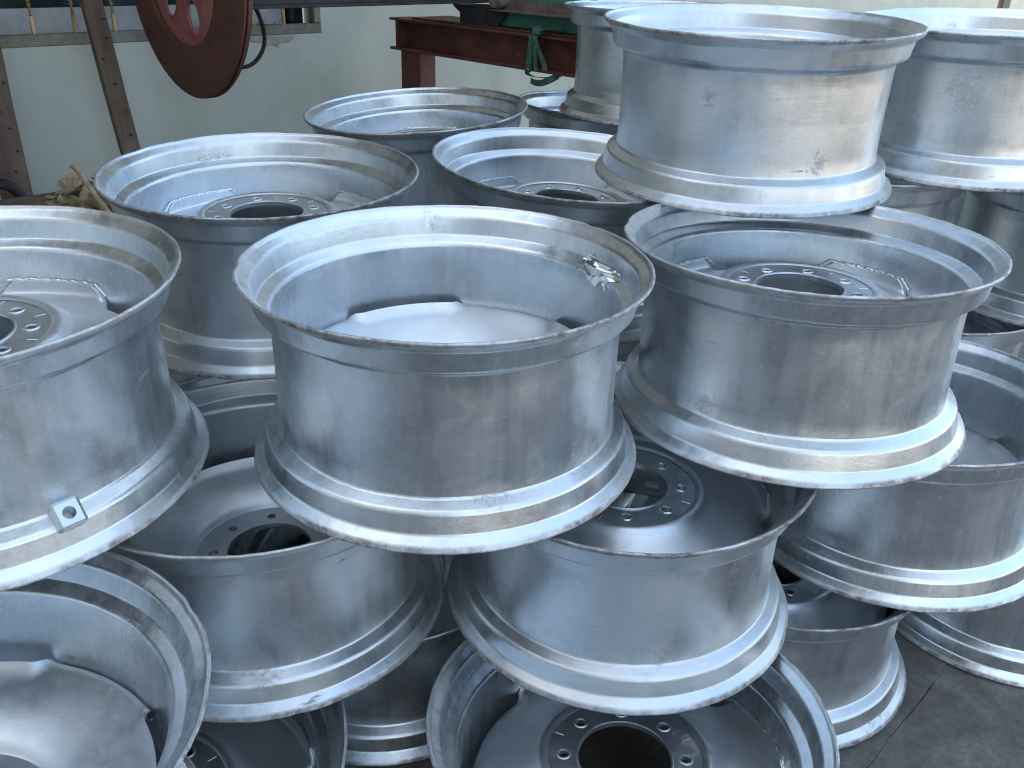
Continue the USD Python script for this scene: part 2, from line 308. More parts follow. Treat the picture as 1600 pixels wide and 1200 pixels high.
pbp = Polygon([(0.865, 1.0085), (0.87, .997), (0.90, .990), (0.925, .993), (0.94, .978), (0.965, .982), (0.98, .970), (0.995, .989), (1.03, .985), (1.055, 1.0), (1.06, 1.0085)])
pbm = trimesh.creation.extrude_polygon(pbp, 0.004, engine='earcut'); pbm.apply_transform(np.array([[1, 0, 0, 0], [0, 0, 1, .0005], [0, 1, 0, 0], [0, 0, 0, 1.0]])); pbm.invert()
wpart('plaster_break', pbm, 'mortar_patch')
rf = []
for k in range(60):                                         # ribbed sheet eave
    u = -5 + k * 0.32
    rf.append(bx(u, u + 0.318, -0.3, 1.25, 2.99, 3.004)); rf.append(bx(u + 0.02, u + 0.06, -0.3, 1.25, 3.004, 3.03))
rfm = cat(*rf); rfm.apply_transform(trimesh.transformations.rotation_matrix(-0.10, (1, 0, 0), (0, 0, 3.0)))
wpart('roof', rfm, 'roof_sheet')
win = wpart('window', cat(bx(U0, U1, -0.035, 0.004, Z0, Z0 + 0.036, .003), bx(U1 - 0.032, U1, -0.035, 0.004, Z0 + 0.0365, Z1, .003), bx(U0, U1 - .033, -0.035, 0.004, Z1 - 0.036, Z1, .003)), 'olive_paint')
wpart('window_board', bx(U0, U1 - 0.11, -0.105, -0.09, Z0 + 0.02, Z0 + 0.108), 'frosted_board', parent=win)
wpart('pane', bx(U0, U1 - .01, -0.125, -0.115, Z0 + 0.01, Z1), 'dark_glass', parent=win)
wpart('mullion', bx(U1 - 0.095, U1 - 0.075, -0.105, -0.07, Z0 + 0.04, Z1, .002), 'dark_steel', parent=win)
wpart('sill', bx(U0, U1, -T + .01, -0.037, Z0 - 0.03, Z0 + 0.014), 'mortar_patch', parent=win)
du = 0.1305
ks = [k for k in range(-12, 9)]
for k in ks:
    u = 0.114 + k * du
    if u < U0 + .05 or u > U1 - .05: continue
    zz = np.linspace(Z0 + 0.036, Z1 - .03, 90); a = zz * 2 * math.pi / 0.03 * np.where(zz > Z0 + .09, 1, 0)
    n = 4; V = []
    for z_, a_ in zip(zz, a):
        for q in range(n):
            V.append((u + 0.0072 * math.cos(a_ + q * math.pi / 2 + .785), -0.016 + 0.0072 * math.sin(a_ + q * math.pi / 2 + .785), z_))
    F = []
    for i in range(len(zz) - 1):
        for q in range(n):
            q2 = (q + 1) % n; F += [[i * n + q, i * n + q2, (i + 1) * n + q2], [i * n + q, (i + 1) * n + q2, (i + 1) * n + q]]
    wpart('window_bar', trimesh.Trimesh(V, F, process=False), 'brass_bar', parent=win)
wpart('door', bx(D0 + .01, D1 - .01, -0.10, -0.06, 0, 1.99), 'brown_door')
chips = [(0.86, -0.018, 0.02, .5, 'largest chip of broken plaster on the window rail right of the pulley'), (0.94, -0.025, 0.016, -.3, 'flat plaster chip on the window rail behind the hanging cable'), (1.0, -0.02, 0.010, .2, 'smallest plaster chip on the window rail nearest the window corner')]
for k, (u, n_, r, a, lb) in enumerate(chips):
    c = trimesh.creation.icosphere(1, 1.0); c.vertices = c.vertices * (1 + 0.5 * (meshkit.noise(c.vertices * 2 + k * 5) - .5))[:, None] * (r * 1.8, r, r * .5)
    c.apply_transform(trimesh.transformations.rotation_matrix(a, (0, 0, 1))); c.apply_translation((u, -.016, Z0 + .036 + r * .42))
    o = part('/World', 'plaster_chip', xf(c, MW), 'mortar_patch', None)
    tag(o, lb, 'rubble', 'plaster chips on the window rail')

# two old timber posts standing against the wall
def post(u, n, w, t, h, label, cat_, seed, lean=0.0):
    t_ = thing('timber_post', label, 'post')
    zs = np.linspace(0, h, 40); pr = np.random.default_rng(seed)
    b = trimesh.creation.box((w, t, h)); 
    for _ in range(4): b = b.subdivide()
    b.vertices[:, 2] += h / 2
    nz = meshkit.fbm(b.vertices * (6, 6, 4) + seed, 3) - .5
    b.vertices[:, 0] += nz * 0.012; b.vertices[:, 1] += (meshkit.fbm(b.vertices * 7 + seed + 9, 3) - .5) * 0.008
    ML = MW @ trimesh.transformations.rotation_matrix(lean, (0, 1, 0), (u, n, 0.687))
    b.apply_translation((u, n, 0)); part(t_, 'plank', xf(b, ML), 'old_timber', None)
    z_ = h - 0.05
    while z_ > 0.35:
        nl = trimesh.creation.cylinder(0.0032, 0.012, sections=10); nl.apply_transform(trimesh.transformations.rotation_matrix(math.pi / 2, (1, 0, 0)))
        nl.apply_translation((u + w * .2 + pr.normal() * .010, n + t / 2 + .002, z_)); part(t_, 'nail', xf(nl, ML), 'dark_steel', 30)
        z_ -= 0.045 + pr.random() * 0.05
    return t_
pA = (np.array([-4.41, 10.02]) * .3 - WO[:2]); uA, nA = pA @ WU[:2], pA @ WN[:2]
pB = (np.array([-5.30, 9.10]) * .3 - WO[:2]); uB, nB = pB @ WU[:2], pB @ WN[:2]
post(uA, nA, 0.060, 0.03, 2.3, 'narrow grey timber post with a row of nails standing before the window', 'post', 3, lean=-0.105)
post(uB, nB, 0.085, 0.035, 2.3, 'weathered timber post at the left edge behind a dark rubber ring', 'post', 8)

# ------------------------------------------------------------------ pulley, shaft, frame, machine
C = np.array([-0.3588 * 9.2, 9.2, -0.27]) * .3 + [0, 0, 1.35]
MD = frame(C, np.array([s2, -s2, 0]), np.array([0, 0, 1.0]), np.array([-s2, -s2, 0]))   # local x: away from wall, y up, z: face normal
pul = thing('pulley_wheel', 'large rusty brown pulley wheel with red hub hanging by the window', 'pulley')
def ring_profile(pts, n=96):
    pts = np.array(pts); V = []; F = []; m_ = len(pts)
    for i in range(n):
        a = 2 * math.pi * i / n; V += [(r * math.cos(a), r * math.sin(a), h) for r, h in pts]
    for i in range(n):
        j = (i + 1) % n
        for k in range(m_):
            k2 = (k + 1) % m_; F += [[i * m_ + k, j * m_ + k, j * m_ + k2], [i * m_ + k, j * m_ + k2, i * m_ + k2]]
    return trimesh.Trimesh(V, F, process=False)
RO, RI = 0.3635, 0.2157
part(pul, 'rim', xf(ring_profile([(RI, 0.004), (RI + .006, 0.010), (RO - .045, 0.004), (RO - .006, 0.0), (RO, -0.003), (RO - .001, -0.008), (RO - .010, -0.010), (RO - .010, -0.013), (RO, -0.015), (RO, -0.026), (RO - .004, -0.029), (RI, -0.029)]), MD), 'pulley_brown', 30)
hubp = Point(0, 0).buffer(RI + .002, 64)
for k in range(6):
    a = math.radians(-90 + 30 + 60 * k - 14)
    e = Point(0, 0).buffer(1, 24)
    from shapely import affinity
    e = affinity.rotate(affinity.scale(e, 0.034, 0.047), math.degrees(a) + 90, origin=(0, 0))
    hubp = hubp.difference(affinity.translate(e, 0.138 * math.cos(a), 0.138 * math.sin(a)))
hub = trimesh.creation.extrude_polygon(hubp, 0.010, engine='earcut'); hub.apply_translation((0, 0, -0.016))
part(pul, 'hub_plate', xf(hub, MD), 'pulley_red', None)
part(pul, 'axle_boss', xf(cat(trimesh.creation.cylinder(0.06, 0.07, sections=40), trimesh.creation.cylinder(0.03, 0.16, sections=32)), MD), 'pulley_red', 30)
# dark beam along the wall that carries the pulley
BM = frame(C + np.array([s2, s2, 0]) * 0.0, WU, WN, np.array([0, 0, 1.0]))
offn = ((np.array([-2.69, 9.31]) - np.array([-0.3588 * 9.2, 9.2])) * .3) @ WN[:2]
sh = thing('steel_beam', 'black steel beam running along the wall above the window corner', 'beam')
zb = 1.35 - 0.64 * .3
def beam_h(L0, L1, n0, z0, h, w, tf, tw):
    return bx(L0, L1, n0 - w / 2, n0 + w / 2, z0, z0 + tf, .002), bx(L0, L1, n0 - w / 2, n0 + w / 2, z0 + h - tf, z0 + h, .002), bx(L0 + .002, L1 - .002, n0 - tw / 2, n0 + tw / 2, z0 + tf - .001, z0 + h - tf + .001)
a_, b_, c_ = beam_h(0.03, 3.4, offn - .03, zb - C[2], 0.14, 0.09, 0.010, 0.012)
part(sh, 'bottom_flange', xf(a_, BM), 'dark_steel', None); part(sh, 'top_flange', xf(b_, BM), 'dark_steel', None); part(sh, 'web', xf(c_, BM), 'dark_steel', None)
# pulley axle stub reaching the beam
part(pul, 'axle', xf(trimesh.creation.cylinder(0.028, 0.22, sections=24), frame(C + WU * 0.10, WN, np.array([0, 0, 1.0]), WU)), 'dark_steel', 30)

# hose loop by the pulley
hs = part('/World', 'cable', tube(np.array([[-.872, 2.972, 1.30], [-.853, 2.987, 1.171], [-.839, 3.0, 1.124], [-.831, 3.009, 1.067], [-.84, 3.0, 1.019], [-.863, 2.976, .986], [-.893, 2.947, .974], [-.94, 2.90, .985], [-1.0, 2.87, 1.05]]), 0.0065, 12), 'rubber', True)
tag(hs, 'dark rubber cable looping down beside the brown pulley wheel', 'cable')

# red oxide frame: H beam square to the wall on a post
BU, BN = np.array([s2, -s2, 0]), np.array([-s2, -s2, 0])     # along the beam towards the yard; normal facing the camera side
BO = np.array([-0.533, 3.752, 0.0])
MB = frame(BO, BU, BN, np.array([0, 0, 1.0]))
fr = thing('steel_frame', 'red oxide painted steel beam on a post behind the wheel rims', 'frame')
zt, h = 1.078, 0.118
W_ = 0.11
part(fr, 'top_flange', xf(bx(0, 1.35, -W_, 0.0, zt - .009, zt, .0015), MB), 'red_oxide', None)
part(fr, 'bottom_flange', xf(bx(0, 1.35, -W_, 0.0, zt - h, zt - h + .010, .0015), MB), 'red_oxide', None)
part(fr, 'web', xf(bx(0.045, 1.348, -W_ / 2 - .005, -W_ / 2 + .005, zt - h + .009, zt - .008), MB), 'red_oxide', None)
part(fr, 'end_plate', xf(bx(0.032, 0.044, -W_ + .002, -0.006, zt - h + .0105, zt - .0095), MB), 'red_oxide', None)
part(fr, 'deck_plate', xf(bx(0.12, 1.35, -W_ - .10, -0.02, zt + .001, zt + .008, .001), MB), 'red_oxide', None)
pl = bx(0.05, 0.170, -W_ + .012, -0.014, 0, zt - h - .001, .004)
part(fr, 'post', xf(pl, MB), 'red_oxide', None)
part(fr, 'post', xf(bx(1.20, 1.32, -W_ + .002, -0.004, 0, zt - h - .001), MB), 'red_oxide', None)
zd = zt + .009
mc = thing('machine', 'green machine body with dark bracket standing on the red frame', 'machine')
bp = Polygon([(0.36, zd + .062), (0.375, zd + .05), (0.405, zd + .035), (0.405, zd), (0.55, zd), (0.55, zd + .062)])
bm = trimesh.creation.extrude_polygon(bp, 0.10, engine='earcut'); bm.apply_transform(np.array([[1, 0, 0, 0], [0, 0, -1, -.02], [0, 1, 0, 0], [0, 0, 0, 1.0]]))
part(mc, 'bracket', xf(bm, MB), 'dark_steel', None)
gp = Polygon([(0.552, zd), (0.60, zd), (0.645, zd + .05), (0.552, zd + .05)])
gm = trimesh.creation.extrude_polygon(gp, 0.012, engine='earcut'); gm.apply_transform(np.array([[1, 0, 0, 0], [0, 0, -1, -.022], [0, 1, 0, 0], [0, 0, 0, 1.0]]))
part(mc, 'gusset', xf(gm, MB), 'dark_steel', None)
part(mc, 'body', xf(bx(0.56, 1.045, -W_ - .12, -0.055, zd, zd + .30, .004), MB), 'green_paint', None)
part(mc, 'angle_bar', xf(cat(bx(0.575, 1.02, -.053, -.006, zd + .052, zd + .057), bx(0.575, 1.02, -.0535, -.049, zd + .0575, zd + .09)), MB), 'rust_angle', None)
kn = trimesh.creation.cylinder(0.026, 0.05, sections=28); kn.apply_transform(trimesh.transformations.rotation_matrix(math.pi / 2, (1, 0, 0))); kn.apply_translation((0.61, -.02, zd + .088))
part(mc, 'knob', xf(kn, MB), 'rust_angle', 30)
part(mc, 'foot', xf(cat(bx(0.985, 1.03, -.05, -.01, zd + .03, zd + .0515)), MB), 'dark_steel', None)

# green strap knotted round the beam
def ribbon(pts, width, side, th=0.0016, twist=0.0):
    pts = np.asarray(pts, float); t = np.linspace(0, 1, len(pts)); P = CubicSpline(t, pts)(np.linspace(0, 1, 30))
    V, F = [], []
    d = np.gradient(P, axis=0); d /= np.linalg.norm(d, axis=1, keepdims=True)
    for i, (p, t_) in enumerate(zip(P, d)):
        s = np.asarray(side, float); s = s - t_ * (s @ t_); s /= np.linalg.norm(s); nn = np.cross(t_, s)
        an = twist * i / 29; s, nn = s * math.cos(an) + nn * math.sin(an), nn * math.cos(an) - s * math.sin(an)
        for a, b in ((-1, -1), (1, -1), (1, 1), (-1, 1)): V.append(p + s * width / 2 * a + nn * th / 2 * b)
    for i in range(29):
        for k in range(4):
            k2 = (k + 1) % 4; F += [[i * 4 + k, i * 4 + k2, i * 4 + 4 + k2], [i * 4 + k, i * 4 + 4 + k2, i * 4 + 4 + k]]
    F += [[0, 2, 1], [0, 3, 2], [116, 117, 118], [116, 118, 119]]
    return trimesh.Trimesh(V, F, process=False)
st = thing('tie_strap', 'green plastic strap knotted around the red steel beam', 'strap')
def L(u, n, z_): return np.array([u, n, z_])
u0 = 0.835
kk = trimesh.creation.icosphere(3, 1.0); kk.vertices *= (0.020, 0.015, 0.015); kk.vertices += (meshkit.fbm(kk.vertices * 130, 3)[:, None] - .5) * .012; kk.apply_translation((u0, .014, zt + .012))
part(st, 'knot', xf(kk, MB), 'green_strap', 40)
part(st, 'loop', xf(ribbon([L(u0 + .075, -.05, zt + .014), L(u0 + .05, -.02, zt + .022), L(u0 + .02, .008, zt + .018), L(u0, .012, zt + .01)], 0.028, (0, 1, 0.3), twist=.6), MB), 'green_strap', 30)
part(st, 'tail', xf(ribbon([L(u0 - .005, .016, zt + .008), L(u0 + .012, .024, zt - .03), L(u0 + .028, .014, zt - .07), L(u0 + .040, .010, zt - .108)], 0.016, (1, 0, 0), twist=.5), MB), 'green_strap', 30)
part(st, 'tail', xf(ribbon([L(u0 - .003, .014, zt + .004), L(u0 - .004, .016, zt - .04), L(u0 - .008, .010, zt - .08), L(u0 - .004, .008, zt - .112)], 0.012, (1, 0, 0), twist=.9), MB), 'green_strap', 30)
br = []
for s_ in range(3):
    tt = np.linspace(0, 1, 24); ph = s_ * 2 * math.pi / 3
    br.append(tube(np.stack([u0 - .022 - .014 * tt + .0075 * np.sin(tt * 18 + ph), .012 + .006 * np.cos(tt * 18 + ph), zt - .004 - .112 * tt], 1), 0.0072, 7, smooth=False))
part(st, 'braid', xf(cat(*br), MB), 'green_strap', True)
part(st, 'loop', xf(ribbon([L(u0 - .036, .010, zt - .112), L(u0 - .034, .006, zt - h - .012), L(u0 + .0, -.03, zt - h - .020), L(u0 + .03, -.08, zt - h - .012)], 0.022, (1, 0, 0)), MB), 'green_strap', 30)
part(st, 'tail', xf(ribbon([L(u0 + .075, -.02, zt - h - .004), L(u0 + .05, -.005, zt - h - .020), L(u0 + .01, 0, zt - h - .034), L(u0 - .035, 0, zt - h - .030)], 0.022, (0, .25, 1)), MB), 'green_strap', 30)

# crate against the wall with dry leaves and a stick, ring of rubber
cr_ = thing('wooden_crate', 'old wooden crate of grey boards half hidden by the left rims', 'crate')
cc = np.array([-4.25, 8.45]) * .3
ccw = cc - WO[:2]; uc, nc = ccw @ WU[:2], ccw @ WN[:2]
ctop = 0.60
for k in range(6): part(cr_, 'board', xf(bx(uc - .42, uc + .42, nc + .232, nc + .25, .01 + k * .098, .10 + k * .098, .003), MW), 'old_timber', None)
for k in range(6): part(cr_, 'board', xf(bx(uc - .42, uc + .42, nc - .25, nc - .232, .01 + k * .098, .10 + k * .098, .003), MW), 'old_timber', None)
for s_ in (-1, 1):
    for k in range(6): part(cr_, 'board', xf(bx(uc + s_ * .409 - .009, uc + s_ * .409 + .009, nc - .2315, nc + .2315, .01 + k * .098, .10 + k * .098, .003), MW), 'old_timber', None)
for k in range(5): part(cr_, 'board', xf(bx(uc - .42, uc + .42, nc - .25 + k * .1005, nc - .152 + k * .1005, ctop - .001, ctop + .016, .003), MW), 'old_timber', None)
def leaf(pos, L_, W2, yaw, pitch, roll, seed):
    n, w = 14, 8; V = []; pr = np.random.default_rng(seed); c1, c2 = pr.uniform(1.5, 4, 2)
    for i in range(n):
        t = i / (n - 1); wid = W2 * (math.sin(math.pi * min(1, .08 + t * .92)) ** .6) * (1 + .25 * math.sin(9 * t + seed))
        for j in range(w):
            s = j / (w - 1) * 2 - 1
            V.append((t * L_ - L_ / 2, s * wid / 2, .25 * L_ * math.sin(t * c1) * .5 + .35 * W2 * s * s * math.cos(c2 * t) + pr.normal() * .002))
    F = []
    for i in range(n - 1):
        for j in range(w - 1):
            a = i * w + j; F += [[a, a + 1, a + w + 1], [a, a + w + 1, a + w]]
    F += [[f[0], f[2], f[1]] for f in [[q + n * w for q in f] for f in F]]
    V = np.array(V); V = np.vstack([V + (0, 0, .0008), V - (0, 0, .0008)])
    me = trimesh.Trimesh(V, F, process=False)
    me.apply_transform(trimesh.transformations.euler_matrix(roll, pitch, yaw)); me.apply_translation(pos); return me
lr = np.random.default_rng(21)
lspots = []
for k in range(16):
    f_ = k / 15; t_ = (k * .618) % 1.0
    lspots.append((-4.62 + .80 * t_ + .06, 8.40 - .45 * f_ * t_, .632 + .055 * math.sin(math.pi * t_) * (k % 3) / 1.2, lr.uniform(.10, .17), lr.uniform(.05, .085), lr.uniform(0, 6.2), lr.uniform(-1.1, 1.1), lr.uniform(-.9, .9)))
for k, (lx, ly, lz, ll, lw, yw, pt, rl) in enumerate(lspots):
    o = part('/World', 'dry_leaf', leaf((lx * .3 + .02, ly * .3, lz - .010), ll * .75, lw, yw, pt, rl, k), 'dry_leaf', True)
    tag(o, 'curled brown dry leaf on the crate behind the left rims', 'leaf', 'dry leaves heaped on the crate')
sp_ = tube(np.array([(-4.07, 7.95, -1.90), (-3.98, 7.95, -2.02), (-3.88, 7.93, -2.19), (-3.78, 7.92, -2.34), (-3.70, 7.9, -2.46)]) * .3 + [0, 0, 1.35], np.linspace(.008, .006, 50), 9)
tag(part('/World', 'stick', sp_, 'dry_leaf', True), 'thin brown stick leaning out of the dry leaves', 'stick')
rg = trimesh.creation.torus(0.066, 0.017, major_sections=48, minor_sections=16)
rg.apply_transform(frame(np.array([-1.585, 2.615, 0.595 + .0]), WU, np.array([0, 0, 1.0]), -WN))
rg.apply_translation(WN * 0.01)
tag(part('/World', 'rubber_ring', rg, 'rubber', True), 'dark rubber ring leaning on the left timber post', 'ring')

# ------------------------------------------------------------------ wheel rims
S = 0.30; H = 0.9917 * S
ctrl = [(.003, .9895, 0), (.018, .981, .009), (.054, .936, .012), (.156, .916, .013), (.190, .852, .016), (.26, .8455, .03), (.50, .8445, 0)]
def rounded(ctrl):
    P = [np.array(c[:2]) for c in ctrl]; out = [P[0]]
    for k in range(1, len(P) - 1):
        a, b = P[k - 1] - P[k], P[k + 1] - P[k]; la, lb = np.linalg.norm(a), np.linalg.norm(b); r = ctrl[k][2]
        p0, p1 = P[k] + a / la * min(r, la * .48), P[k] + b / lb * min(r, lb * .48)
        for q in np.linspace(0, 1, 9): out.append((1 - q) ** 2 * p0 + 2 * q * (1 - q) * P[k] + q * q * p1)
    out.append(P[-1]); return np.array(out)
cs = rounded(ctrl)
MID = len(cs)
full = np.vstack([cs, np.c_[0.9917 - cs[::-1, 0], cs[::-1, 1]]])
dd = np.gradient(full, axis=0); dd /= np.linalg.norm(dd, axis=1, keepdims=True)
nn = np.c_[dd[:, 1], -dd[:, 0]]                                # (h,r) normal
TH = 0.0088
flip = 1 if nn[MID, 1] > 0 else -1
outer = full + flip * nn * TH; inner = full - flip * nn * TH
def cap(p, d, n_, s):
    return [p + TH * (math.cos(a) * n_ * s + math.sin(a) * d) for a in np.linspace(0, math.pi, 7)[1:-1]]
loop = np.vstack([outer, cap(full[-1], dd[-1], nn[-1], flip), inner[::-1], cap(full[0], -dd[0], nn[0], -flip)])
def barrel(seed, nseg=288):
    m_ = len(loop); a = np.linspace(0, 2 * math.pi, nseg, endpoint=False)
    A, K = np.meshgrid(a, np.arange(m_), indexing='ij')
    hh, r = loop[K, 1 - 1], loop[K, 1]
    edge = np.clip((r - .90) / .09, 0, 1) ** 2
    q = np.stack([np.cos(A) * 5, np.sin(A) * 5, hh * 3 + seed * 3.3], -1)
    q2 = np.stack([np.cos(A) * 28, np.sin(A) * 28, np.where(hh > .5, 9.0, 2.0) + seed], -1)
    r = r + (meshkit.fbm(q, 3, seed) - .5) * .007 + edge * (meshkit.noise(q2, seed) - .5) * .0035
    hh = hh + edge * (meshkit.fbm(q, 3, seed + 5) - .5) * .009 + edge * (meshkit.noise(q2, seed + 2) - .5) * .002
    pr = np.random.default_rng(seed + 40)
    for _ in range(9):                                      # knocks on the two lips
        az, wd, am, top = pr.uniform(0, 6.28), math.radians(pr.uniform(1.5, 5)), pr.uniform(.002, .0065), pr.random() > .4
        q_ = np.exp(-(((A - az + math.pi) % (2 * math.pi) - math.pi) / wd) ** 2) * edge * ((hh > .5) == top)
        r = r - q_ * am; hh = hh + q_ * am * .7 * (-1 if top else 1)
    V = np.stack([r * np.cos(A) * S, r * np.sin(A) * S, hh * S], -1).reshape(-1, 3)
    i, k = np.meshgrid(np.arange(nseg), np.arange(m_), indexing='ij'); j, k2 = (i + 1) % nseg, (k + 1) % m_
    a_, b_, c_, d_ = (i * m_ + k).ravel(), (j * m_ + k).ravel(), (j * m_ + k2).ravel(), (i * m_ + k2).ravel()
    F = np.vstack([np.stack([a_, b_, c_], 1), np.stack([a_, c_, d_], 1)])
    return trimesh.Trimesh(V, F[:, ::1], process=False)

dp = np.array([(.398, .2880), (.405, .2825), (.418, .2785), (.430, .2835), (.448, .301), (.50, .336), (.56, .365), (.62, .389), (.68, .409), (.735, .424), (.775, .433), (.80, .434), (.817, .425), (.825, .408), (.828, .385), (.828, .350)])
tp = np.r_[0, np.cumsum(np.linalg.norm(np.diff(dp, axis=0), axis=1))]
dspl = CubicSpline(tp, dp)
T_SC = np.interp(0.775, dp[:, 0], tp)
def smooth(x): x = np.clip(x, 0, 1); return x * x * (3 - 2 * x)
def disc_mesh(nth=240, ns=40):
    th = np.linspace(0, 2 * math.pi, nth, endpoint=False)
    # finer sampling near scallop ends
    w = np.zeros(nth)
    for c in range(4):
        d = np.degrees(np.abs((th - c * math.pi / 2 + math.pi) % (2 * math.pi) - math.pi))
        w = np.maximum(w, smooth((26.0 - d) / 12.0))
    end = T_SC + (tp[-1] - T_SC) * w
    s = np.linspace(0, 1, ns)
    tt = end[:, None] * s[None]
    P = dspl(tt); d1 = dspl(tt, 1); d1 /= np.linalg.norm(d1, axis=-1, keepdims=True)
    N = np.stack([d1[..., 1], -d1[..., 0]], -1)
    # the free edge of each scallop is pressed down a little
    curl = (1 - w)[:, None] * np.clip((s[None] - .8) / .2, 0, 1) ** 2 * .030
    def surf(off):
        Q = P + N * off; r, dep = Q[..., 0], Q[..., 1] + curl
        return np.stack([r * np.cos(th)[:, None], r * np.sin(th)[:, None], 0.9917 - dep], -1) * S
    a, b = surf(.010), surf(-.010)
    V = np.concatenate([a, b[:, ::-1]], 1); m_ = 2 * ns; V = V.reshape(-1, 3)
    i, k = np.meshgrid(np.arange(nth), np.arange(m_), indexing='ij'); j, k2 = (i + 1) % nth, (k + 1) % m_
    a_, b_, c_, d_ = (i * m_ + k).ravel(), (j * m_ + k).ravel(), (j * m_ + k2).ravel(), (i * m_ + k2).ravel()
    me = trimesh.Trimesh(V, np.vstack([np.stack([a_, c_, b_], 1), np.stack([a_, d_, c_], 1)]), process=False)
    trimesh.repair.fix_normals(me); return me
def hub_mesh():
    p = Point(0, 0).buffer(.404, 48).difference(Point(0, 0).buffer(.235, 48))
    for k in range(8):
        a = math.radians(22.5 + 45 * k); p = p.difference(Point(.31 * math.cos(a), .31 * math.sin(a)).buffer(.025, 10))
    me = trimesh.creation.extrude_polygon(p, 0.026, engine='earcut'); me.apply_translation((0, 0, 0.9917 - .2855 - .026))
    parts = [me]
    lip = ring_profile([(.235, 0.0), (.238, .008), (.244, .008), (.248, 0.0), (.244, -.004)], 72); lip.apply_translation((0, 0, .9917 - .2855)); parts.append(lip)
    for k in range(8):
        a = math.radians(45 * k + 22.5)
        c = ring_profile([(.024, -.002), (.027, .006), (.034, .006), (.040, -.002)], 20); c.apply_translation((.31 * math.cos(a), .31 * math.sin(a), .9917 - .2855)); parts.append(c)
        a = math.radians(45 * k)
        q = box(0, 0, 0, .055, .012, .010, .004); q.apply_translation((.358, 0, .9917 - .2885)); q.apply_transform(trimesh.transformations.rotation_matrix(a, (0, 0, 1))); parts.append(q)
    me = cat(*parts); me.apply_scale(S); trimesh.repair.fix_normals(me); return me
def weld_mesh(c, seed):
    pr = np.random.default_rng(seed); a = np.radians(np.linspace(c - 17.0, c + 17.0, 60)); n = len(a)
    r = .824 + .0012 * pr.standard_normal(n); zz = .9917 - .351 + .0014 * pr.standard_normal(n) + .002 * np.sin(np.arange(n) * .7 + seed)
    pts = np.stack([r * np.cos(a), r * np.sin(a), zz], 1)
    def down(a0, sgn):
        q = np.linspace(0, 1, 8)[1:]; aa = a0 + sgn * math.radians(4.5) * q
        return np.stack([(.824 - .004 * q) * np.cos(aa), (.824 - .004 * q) * np.sin(aa), .9917 - .352 - .05 * q], 1)
    pts = np.vstack([down(a[0], -1)[::-1], pts, down(a[-1], 1)])
    rad = .0085 * (1 + .18 * pr.standard_normal(len(pts)).clip(-1, 1)); rad[:7] *= .7; rad[-7:] *= .7
    me = tube(pts, rad, 9, smooth=False); me.apply_scale(S); return me
def valve_mesh():
    import manifold3d as m3
    b = box(0, 0, 0, .120, .115, .125, .012)
    M = m3.Manifold(m3.Mesh(np.asarray(b.vertices, np.float32), np.asarray(b.faces, np.uint32)))
    cyl = m3.Manifold.cylinder(.2, .027, .027, 24).translate((0, 0, -.058))
    o = (M - cyl).to_mesh(); me = trimesh.Trimesh(o.vert_properties[:, :3], o.tri_verts, process=False)
    me.apply_transform(trimesh.transformations.rotation_matrix(math.radians(48), (0, 1, 0)))   # face looks out and up
    me.apply_translation((.900, 0, .185)); me.apply_transform(trimesh.transformations.rotation_matrix(math.radians(51), (0, 0, 1))); me.apply_scale(S); return me
DISC, HUB, WELD, VALVE = disc_mesh(), hub_mesh(), [weld_mesh(90 * k, k) for k in range(4)], valve_mesh()
BARREL = [barrel(1), barrel(2), barrel(3)]
def flipped(me):
    me = me.copy(); v = np.array(me.vertices); v[:, 2] = H - v[:, 2]; v[:, 1] *= -1; me.vertices = v; return me
def fill_rim(p, kind, variant, skin='zinc_barrel'):
    f = flipped if kind == 'rev' else (lambda q: q)
    part(p, 'barrel', BARREL[variant], skin, 50)
    d = part(p, 'wheel_disc', f(DISC), 'zinc_disc', 50)
    part(d, 'hub_plate', f(HUB), 'zinc_hub', 30)
    for w in WELD: part(d, 'weld_bead', f(w), 'zinc_weld', True)
    if variant != 2 or kind != 'rev': part(p, 'valve_block', VALVE, 'zinc_weld', 30)

